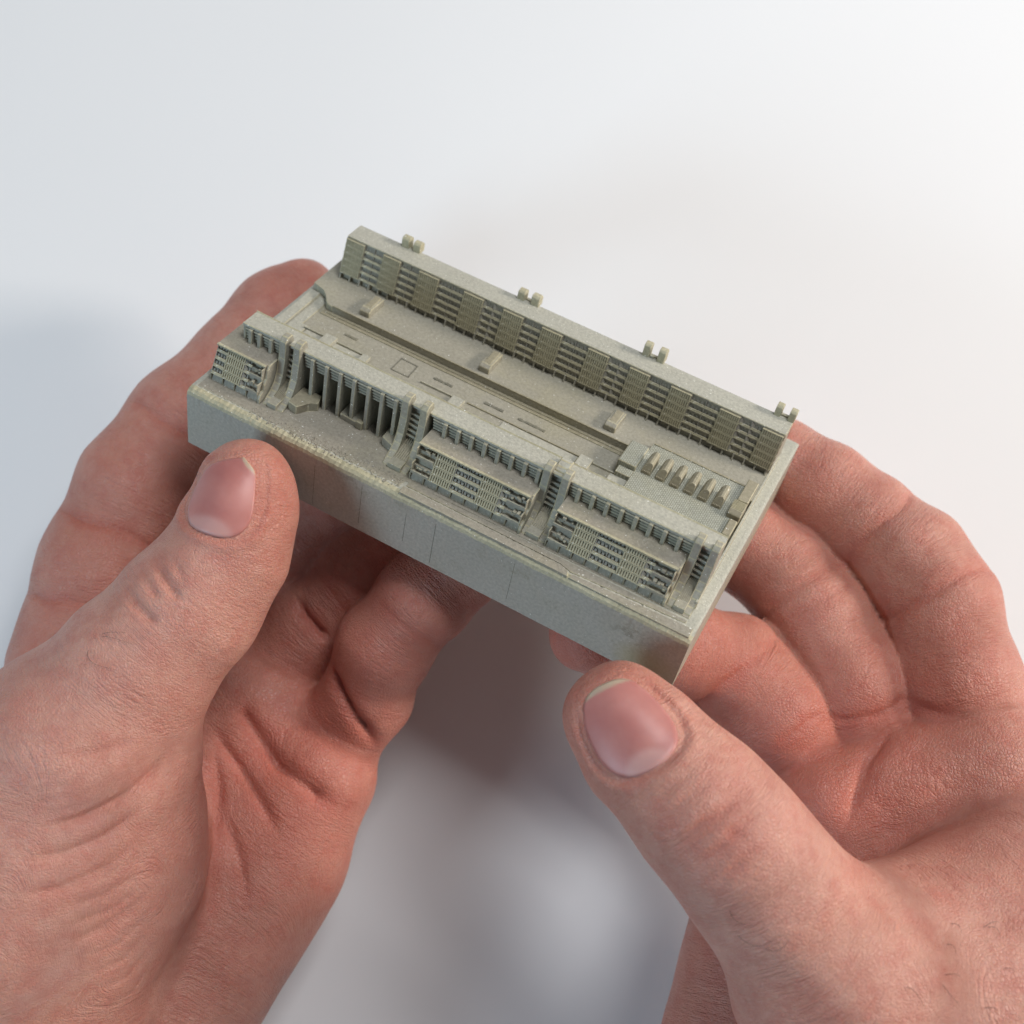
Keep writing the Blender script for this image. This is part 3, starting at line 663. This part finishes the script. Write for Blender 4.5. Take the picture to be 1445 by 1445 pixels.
def surface_net(f, lo, hi, h):
    """quad mesh of f = 0: coarse pass first, fine samples only near the surface"""
    lo = np.asarray(lo, float); K = 4
    n = (np.ceil((np.asarray(hi) - lo)/(h*K)).astype(int))
    cx = [lo[i] + h*K*(np.arange(n[i] + 1)) for i in range(3)]
    g = np.stack(np.meshgrid(*cx, indexing='ij'), -1)
    dc = f(g.reshape(-1, 3).astype(np.float32)).reshape(g.shape[:3])
    nf = n*K + 1
    near_ = np.abs(dc) < h*K*1.9 + 1.0
    cell = np.zeros(n, bool)
    for a in (0, 1):
        for b in (0, 1):
            for c in (0, 1): cell |= near_[a:a+n[0], b:b+n[1], c:c+n[2]]
    D = np.repeat(np.repeat(np.repeat(dc[:-1, :-1, :-1].astype(np.float32), K, 0), K, 1), K, 2)
    D = np.pad(D, ((0, 1),)*3, mode='edge')
    m = np.repeat(np.repeat(np.repeat(cell, K, 0), K, 1), K, 2); m = np.pad(m, ((0, 1),)*3, mode='edge')
    m[1:] |= m[:-1].copy(); m[:, 1:] |= m[:, :-1].copy(); m[:, :, 1:] |= m[:, :, :-1].copy()
    idx = np.argwhere(m)
    vals = np.empty(len(idx))
    for s in range(0, len(idx), 400000):
        vals[s:s+400000] = f((lo + idx[s:s+400000]*h).astype(np.float32))
    D[m] = vals
    sg = D < 0
    c0 = sg[:-1, :-1, :-1]
    alls = c0.copy(); anys = c0.copy()
    for a in (0, 1):
        for b in (0, 1):
            for c in (0, 1):
                q = sg[a:a+nf[0]-1, b:b+nf[1]-1, c:c+nf[2]-1]; alls &= q; anys |= q
    act = np.argwhere(anys & ~alls)
    vid = -np.ones(c0.shape, np.int64); vid[tuple(act.T)] = np.arange(len(act))
    acc = np.zeros((len(act), 3)); cnt = np.zeros(len(act))
    corners = [(a, b, c) for a in (0, 1) for b in (0, 1) for c in (0, 1)]
    for i, ca in enumerate(corners):
        for cb in corners[i+1:]:
            if sum(x != y for x, y in zip(ca, cb)) != 1: continue
            pa = act + np.array(ca); pb = act + np.array(cb)
            da = D[tuple(pa.T)]; db = D[tuple(pb.T)]
            cr = (da < 0) != (db < 0)
            t = np.where(cr, da/np.where(cr, da - db, 1), 0)
            acc += np.where(cr[:, None], pa + (pb - pa)*t[:, None], 0); cnt += cr
    V = lo + acc/cnt[:, None]*h
    F = []
    for ax in range(3):
        e1, e2 = [k for k in range(3) if k != ax]
        sl0 = [slice(None)]*3; sl1 = [slice(None)]*3
        sl0[ax] = slice(0, -1); sl1[ax] = slice(1, None)
        A = sg[tuple(sl0)]; Bq = sg[tuple(sl1)]
        ed = np.argwhere(A != Bq)
        ed = ed[(ed[:, e1] > 0) & (ed[:, e2] > 0) & (ed[:, e1] < nf[e1]-1) & (ed[:, e2] < nf[e2]-1)]
        o1 = np.zeros(3, int); o1[e1] = 1; o2 = np.zeros(3, int); o2[e2] = 1
        q = np.stack([vid[tuple((ed - o1 - o2).T)], vid[tuple((ed - o2).T)], vid[tuple(ed.T)], vid[tuple((ed - o1).T)]], 1)
        flip = A[tuple(ed.T)]
        if ax == 1: flip = ~flip
        q[~flip] = q[~flip][:, ::-1]
        F.append(q)
    F = np.concatenate(F); F = F[(F >= 0).all(1)]
    return V, F
def grad(f, V, e=0.15):
    g = np.empty_like(V)
    for i in range(3):
        d = np.zeros(3); d[i] = e
        g[:, i] = f(V + d) - f(V - d)
    return g/np.maximum(np.linalg.norm(g, axis=1), 1e-9)[:, None]
def polydist(V, pts):
    """distance from V to a polyline"""
    pts = np.asarray(pts, float); best = np.full(len(V), 1e9)
    par = np.zeros(len(V)); n = len(pts) - 1
    for i in range(n):
        q, h = _seg(V, pts[i], pts[i+1]); d = np.sqrt((q*q).sum(1))
        m = d < best; best[m] = d[m]; par[m] = (i + h[m])/n
    return best, par

# ---- skin and nail materials
def skin_material():
    m, nt, b = nodes_of('skin')
    tc = nt.nodes.new('ShaderNodeTexCoord').outputs['Object']
    at = nt.nodes.new('ShaderNodeAttribute'); at.attribute_name = 'flush'
    n1 = noise(nt, tc, 60, 5, 0.6); n2 = noise(nt, tc, 260, 4, 0.65); n3 = noise(nt, tc, 25, 3, 0.5)
    c = ramp(nt, n1, [(0.3, (0.53, 0.25, 0.185)), (0.7, (0.64, 0.335, 0.258))])
    c = mix(nt, math_(nt, 'MULTIPLY', ramp(nt, n2, [(0.42, (0, 0, 0)), (0.68, (1, 1, 1))]), 0.55), c, (0.48, 0.15, 0.112))
    c = mix(nt, math_(nt, 'MULTIPLY', ramp(nt, noise(nt, tc, 1100, 3, 0.7), [(0.50, (0, 0, 0)), (0.70, (1, 1, 1))]), 0.30), c, (0.66, 0.39, 0.30))
    c = mix(nt, math_(nt, 'MULTIPLY', ramp(nt, n3, [(0.45, (0, 0, 0)), (0.7, (1, 1, 1))]), 0.25), c, (0.52, 0.29, 0.25))
    c = mix(nt, math_(nt, 'MINIMUM', math_(nt, 'MULTIPLY', at.outputs['Fac'], 0.8), 0.7), c, (0.44, 0.105, 0.07))
    nt.links.new(c, b.inputs['Base Color'])
    b.inputs['Roughness'].default_value = 0.43
    b.inputs['Specular IOR Level'].default_value = 0.42
    b.subsurface_method = 'RANDOM_WALK'
    b.inputs['Subsurface Weight'].default_value = 0.38
    b.inputs['Subsurface Radius'].default_value = (1.0, 0.38, 0.2)
    b.inputs['Subsurface Scale'].default_value = 0.0011
    # fine crossing skin lines
    vo = nt.nodes.new('ShaderNodeTexVoronoi'); vo.feature = 'DISTANCE_TO_EDGE'; vo.inputs['Scale'].default_value = 1600
    wv = nt.nodes.new('ShaderNodeVectorMath'); wv.operation = 'MULTIPLY_ADD'
    nz = nt.nodes.new('ShaderNodeTexNoise'); nz.inputs['Scale'].default_value = 300; nt.links.new(tc, nz.inputs['Vector'])
    nt.links.new(nz.outputs['Color'], wv.inputs[0]); wv.inputs[1].default_value = (0.0012,)*3; nt.links.new(tc, wv.inputs[2])
    nt.links.new(wv.outputs[0], vo.inputs['Vector'])
    edge = math_(nt, 'MINIMUM', math_(nt, 'MULTIPLY', vo.outputs['Distance'], 5.0), 1.0)
    ga = nt.nodes.new('ShaderNodeAttribute'); ga.attribute_name = 'grain'
    def lines(scale, width):
        n = noise(nt, ga.outputs['Vector'], scale, 3, 0.65)
        r = math_(nt, 'MULTIPLY', math_(nt, 'ABSOLUTE', math_(nt, 'SUBTRACT', n, 0.5), 0.0), width)
        return math_(nt, 'MINIMUM', r, 1.0)
    l1 = lines(0.42, 14.0); l2 = lines(0.95, 9.0)
    h = math_(nt, 'ADD', math_(nt, 'MULTIPLY', edge, 0.36), math_(nt, 'MULTIPLY', noise(nt, tc, 700, 4, 0.7), 0.7))
    patchy = ramp(nt, noise(nt, tc, 90, 3, 0.6), [(0.38, (0.15, 0.15, 0.15)), (0.62, (1, 1, 1))])
    h = math_(nt, 'ADD', h, math_(nt, 'MULTIPLY', patchy, math_(nt, 'ADD', math_(nt, 'MULTIPLY', l1, 0.6), math_(nt, 'MULTIPLY', l2, 0.5))))
    bp = nt.nodes.new('ShaderNodeBump'); bp.inputs['Strength'].default_value = 0.6; bp.inputs['Distance'].default_value = 0.00032
    nt.links.new(h, bp.inputs['Height']); nt.links.new(bp.outputs[0], b.inputs['Normal'])
    return m
def nail_material():
    m, nt, b = nodes_of('fingernail')
    at = nt.nodes.new('ShaderNodeAttribute'); at.attribute_name = 'nail'
    sp = nt.nodes.new('ShaderNodeSeparateColor'); nt.links.new(at.outputs['Color'], sp.inputs[0])
    tc = nt.nodes.new('ShaderNodeTexCoord').outputs['Object']
    c = ramp(nt, noise(nt, tc, 150, 3), [(0.3, (0.46, 0.17, 0.15)), (0.7, (0.54, 0.23, 0.20))])
    c = mix(nt, sp.outputs[1], c, (0.70, 0.48, 0.44))          # lunula
    c = mix(nt, sp.outputs[0], c, (0.52, 0.40, 0.29))          # free edge
    c = mix(nt, math_(nt, 'MULTIPLY', sp.outputs[2], 0.6), c, (0.30, 0.10, 0.11))
    nt.links.new(c, b.inputs['Base Color']); b.inputs['Roughness'].default_value = 0.42
    b.inputs['Subsurface Weight'].default_value = 0.3; b.inputs['Subsurface Radius'].default_value = (1.0, 0.4, 0.25); b.inputs['Subsurface Scale'].default_value = 0.001
    return m
MAT['skin'] = skin_material(); MAT['nail'] = nail_material()
m_, nt_, b_ = nodes_of('dark_hair'); b_.inputs['Base Color'].default_value = (0.05, 0.03, 0.02, 1); b_.inputs['Roughness'].default_value = 0.5
MAT['hair'] = m_

def build_hand(key, label, res):
    hd = HAND[key]; f = FIELD[key]
    V, F = surface_net(f, hd['lo'], hd['hi'], res)
    N = grad(f, V)
    V = V - N*np.clip(f(V), -0.5, 0.5)[:, None]
    N = grad(f, V)
    flush = np.zeros(len(V)); disp = np.zeros(len(V))
    # creases: a wide soft fold with a narrow line in it
    for depth, width, fl, pts in hd['creases']:
        pa = np.asarray(pts, float); m = ((V > pa.min(0) - 3.2*width) & (V < pa.max(0) + 3.2*width)).all(1)
        if not m.any(): continue
        d, t = polydist(V[m], pts)
        taper = np.clip(np.minimum(t, 1 - t)*3.6, 0, 1); taper = taper*taper*(3 - 2*taper)
        disp[m] -= 1.8*depth*taper*(0.5*np.exp(-(d/width)**2) + 0.5*np.exp(-(d/(width*0.36))**2))
        flush[m] += fl*taper*np.exp(-(d/(width*1.1))**2)
    # flexion folds across the palmar side of the fingers
    allseg = [(np.asarray(a, float), np.asarray(b, float), ra, rb) for js in [fg[0] for fg in hd['fingers']] for (a, ra), (b, rb) in zip(js, js[1:])]
    chd = np.stack([chain(V, fg[0], fg[1]) for fg in hd['fingers']]); own = chd.argmin(0)
    for p0, depth, width, fl in hd['rings']:
        p0 = np.asarray(p0, float)
        bd = [np.linalg.norm(_seg(p0[None], a, b)[0]) for a, b, _, _ in allseg]; a, b, ra, rb = allseg[int(np.argmin(bd))]
        t = (b - a)/np.linalg.norm(b - a); q = V - p0; sdist = q @ t
        lat = q - sdist[:, None]*t; lr = np.sqrt((lat*lat).sum(1))
        side = np.clip((lat @ np.asarray(hd['palmar']))/np.maximum(lr, 1e-6)*1.5 + 0.25, 0, 1)
        fi = int(np.argmin([chain(p0[None], fg[0], fg[1])[0] for fg in hd['fingers']]))
        m = np.clip((1.45*max(ra, rb) - lr)/3, 0, 1)*side*(own == fi)
        sv = sdist + 0.5*np.sin(lat[:, 0]*0.35 + p0[1]) + 0.25*np.sin(lat[:, 2]*0.9 + p0[0])
        disp -= 0.6*depth*m*(0.62*np.exp(-(sv/width)**2) + 0.38*np.exp(-(sv/(0.22*width))**2))
        flush += 0.6*fl*m*np.exp(-(sv/(0.5*width))**2)
    for c, r, a in hd['bumps']:
        d2 = ((V - np.asarray(c))**2).sum(1); disp += a*np.exp(-d2/(r*r))
    flush += 0.17*np.clip(1.5 - chd.min(0)/2, 0, 1)      # palmar finger skin is redder
    for c, r, a in hd['flush']:
        d2 = ((V - np.asarray(c))**2).sum(1); flush += a*np.exp(-d2/(r*r))
    # grain: runs across the bones, so that fine wrinkles ring the fingers
    segs = []
    for js in [hd['thumb']] + [fg[0] for fg in hd['fingers']]:
        acc = 0.0
        for (a, ra), (b, rb) in zip(js, js[1:]):
            a = np.asarray(a, float); b = np.asarray(b, float); l = np.linalg.norm(b - a); segs.append((a, b, ra, rb, acc)); acc += l
    for q in hd['palm'] + hd['web']: segs.append((np.asarray(q[0], float), np.asarray(q[1], float), q[2], q[3], 0.0))
    wsum = np.zeros(len(V)); T = np.zeros_like(V); sc = np.zeros(len(V))
    for a, b, ra, rb, acc in segs:
        q, h = _seg(V, a, b); d = np.sqrt((q*q).sum(1)) - (ra + (rb - ra)*h)
        w = np.exp(-np.maximum(d, 0)*0.9) + 1e-9; l = np.linalg.norm(b - a)
        wsum += w; T += w[:, None]*(b - a)/l; sc += w*(acc + h*l)
    T /= np.linalg.norm(T, axis=1)[:, None] + 1e-9; sc /= wsum
    grain = V*0.16 + T*(sc*1.0)[:, None]
    # nail bed
    nails = []
    for c, t, n, hw, hl in hd['nails']:
        c = np.asarray(c, float); n = np.asarray(n, float); n /= np.linalg.norm(n)
        t = np.asarray(t, float); t -= n*(n @ t); t /= np.linalg.norm(t); s = np.cross(t, n)
        q = V - c; Rn = 1.25*hw; x = np.arctan2(q @ s, q @ n + Rn)*Rn/hw; y = q @ t/hl; z = q @ n
        rho = (np.abs(x)**2.6 + np.abs(y)**2.6)**(1/2.6)
        side = np.clip((0.75 - y)*3, 0, 1)*(z > -7)
        disp += side*(0.30*np.exp(-((rho - 1.17)/0.11)**2) - 0.55*np.exp(-((rho - 1.02)/0.06)**2))
        disp -= (z > -7)*0.35*np.clip((1.0 - rho)*6, 0, 1)
        flush += 0.25*side*np.exp(-((rho - 1.1)/0.12)**2)
        nails.append((c, t, n, s, hw, hl))
    V2 = V + N*disp[:, None]
    org = np.asarray(hd['origin'], float)
    me = bpy.data.meshes.new('hand')
    me.from_pydata(((V2 - org)*S).tolist(), [], F.tolist()); me.update()
    me.shade_smooth()
    a = me.attributes.new('flush', 'FLOAT', 'POINT'); a.data.foreach_set('value', flush.astype(np.float32))
    ga = me.attributes.new('grain', 'FLOAT_VECTOR', 'POINT'); ga.data.foreach_set('vector', grain.astype(np.float32).ravel())
    me.materials.append(MAT['skin'])
    o = link('hand', me, None, org)
    o['label'] = label; o['category'] = 'hand'; o['group'] = 'hands holding the model'
    for (c, t, n, s, hw, hl) in nails:
        R_, A_ = 18, 64; pts = []; col = []
        for i in range(R_ + 1):
            r = i/R_
            for j in range(A_):
                th = 2*math.pi*j/A_; cx, sy = math.cos(th), math.sin(th)
                g = (abs(cx)**2.6 + abs(sy)**2.6)**(-1/2.6)
                pts.append((cx*g*r, sy*g*r))
        P_ = np.array(pts)
        Rn = 1.25*hw; ph = P_[:, :1]*hw/Rn
        Q = c + P_[:, 1:]*hl*t + s*np.sin(ph)*Rn + n*((np.cos(ph) - 1)*Rn + 2.0)
        nv = n*np.cos(ph) + s*np.sin(ph)
        Q0 = Q.copy()
        for it in range(30):
            Q = Q - nv*np.clip(f(Q), -1, 1)[:, None]*0.8
            tr = ((Q - Q0)*nv).sum(1); Q = Q0 + nv*np.clip(tr, -3.5, 3.5)[:, None]
        for it in range(6): Q = Q - grad(f, Q)*np.clip(f(Q), -2, 2)[:, None]
        nv = grad(f, Q)
        rr = np.array([i/R_ for i in range(R_+1) for j in range(A_)])
        y = P_[:, 1]; x = P_[:, 0]
        lift = 0.12 + 0.28*np.clip((y - 0.55)/0.45, 0, 1) - 0.22*(rr > 0.99)*(y < 0.6) - 0.06*x*x
        arch = -0.30*np.clip(1 - rr, 0, 1)*0
        Q = Q + nv*(lift + arch - 0.05)[:, None]
        fe = np.clip((y + 0.10*x*x - 0.80)/0.05, 0, 1)
        lun = np.clip((0.52 - np.hypot(x*0.8, (y + 1.05)*1.0))/0.14, 0, 1)*0.4
        shade = np.exp(-((y + 0.1*x*x - 0.70)/0.10)**2)*0.0
        fc = []
        for i in range(R_):
            for j in range(A_):
                a0 = i*A_ + j; a1 = i*A_ + (j+1) % A_; b0 = a0 + A_; b1 = a1 + A_
                fc.append((a0, b0, b1, a1) if i else (a0, b0, b1))
        # skirt gives the plate its thickness
        k0 = len(Q); Qs = Q[-A_:] - nv[-A_:]*0.75; Q = np.concatenate([Q, Qs])
        for j in range(A_): fc.append((k0 - A_ + j, k0 + j, k0 + (j+1) % A_, k0 - A_ + (j+1) % A_))
        col = np.stack([fe, lun, shade, np.ones_like(fe)], 1); col = np.concatenate([col, col[-A_:]])
        mn = bpy.data.meshes.new('thumbnail'); mn.from_pydata(((Q - org)*S).tolist(), [], fc); mn.update(); mn.shade_smooth()
        ca = mn.color_attributes.new('nail', 'FLOAT_COLOR', 'POINT'); ca.data.foreach_set('color', col.astype(np.float32).ravel())
        mn.materials.append(MAT['nail']); link('thumbnail', mn, o)
    if hd['hairs']:
        vs_, fs_ = [], []
        for pts in hd['hairs']:
            pts = np.asarray(pts, float); n_ = 14
            tt = np.linspace(0, len(pts)-1, n_)
            # quadratic through three points
            a, b, c = pts
            u = np.linspace(0, 1, n_)[:, None]
            cv = a*(1-u)*(1-2*u) + b*4*u*(1-u) + c*u*(2*u-1)
            nn = grad(f, cv); cv = cv + nn*(0.15 + 1.6*u*(1-u))
            for i in range(n_):
                d = cv[min(i+1, n_-1)] - cv[max(i-1, 0)]; d /= np.linalg.norm(d)
                e = np.cross(d, nn[i]); e /= np.linalg.norm(e); g = np.cross(d, e)
                r = 0.05*(1 - 0.7*i/n_)
                k = len(vs_)
                vs_ += [cv[i] + r*(e*math.cos(q) + g*math.sin(q)) for q in (0, 2.09, 4.19)]
                if i: fs_ += [(k-3+j, k-3+(j+1) % 3, k+(j+1) % 3, k+j) for j in range(3)]
        mh = bpy.data.meshes.new('hair'); mh.from_pydata([list((np.asarray(v) - org)*S) for v in vs_], [], fs_); mh.update(); mh.materials.append(MAT['hair'])
        h = link('hair', mh, o)
    return o
build_hand('R', 'right hand, thumb on the front corner of the model, fingers curled behind its right end', 0.68)
build_hand('L', 'left hand, open palm under the model, thumb on the left of its front face', 0.68)
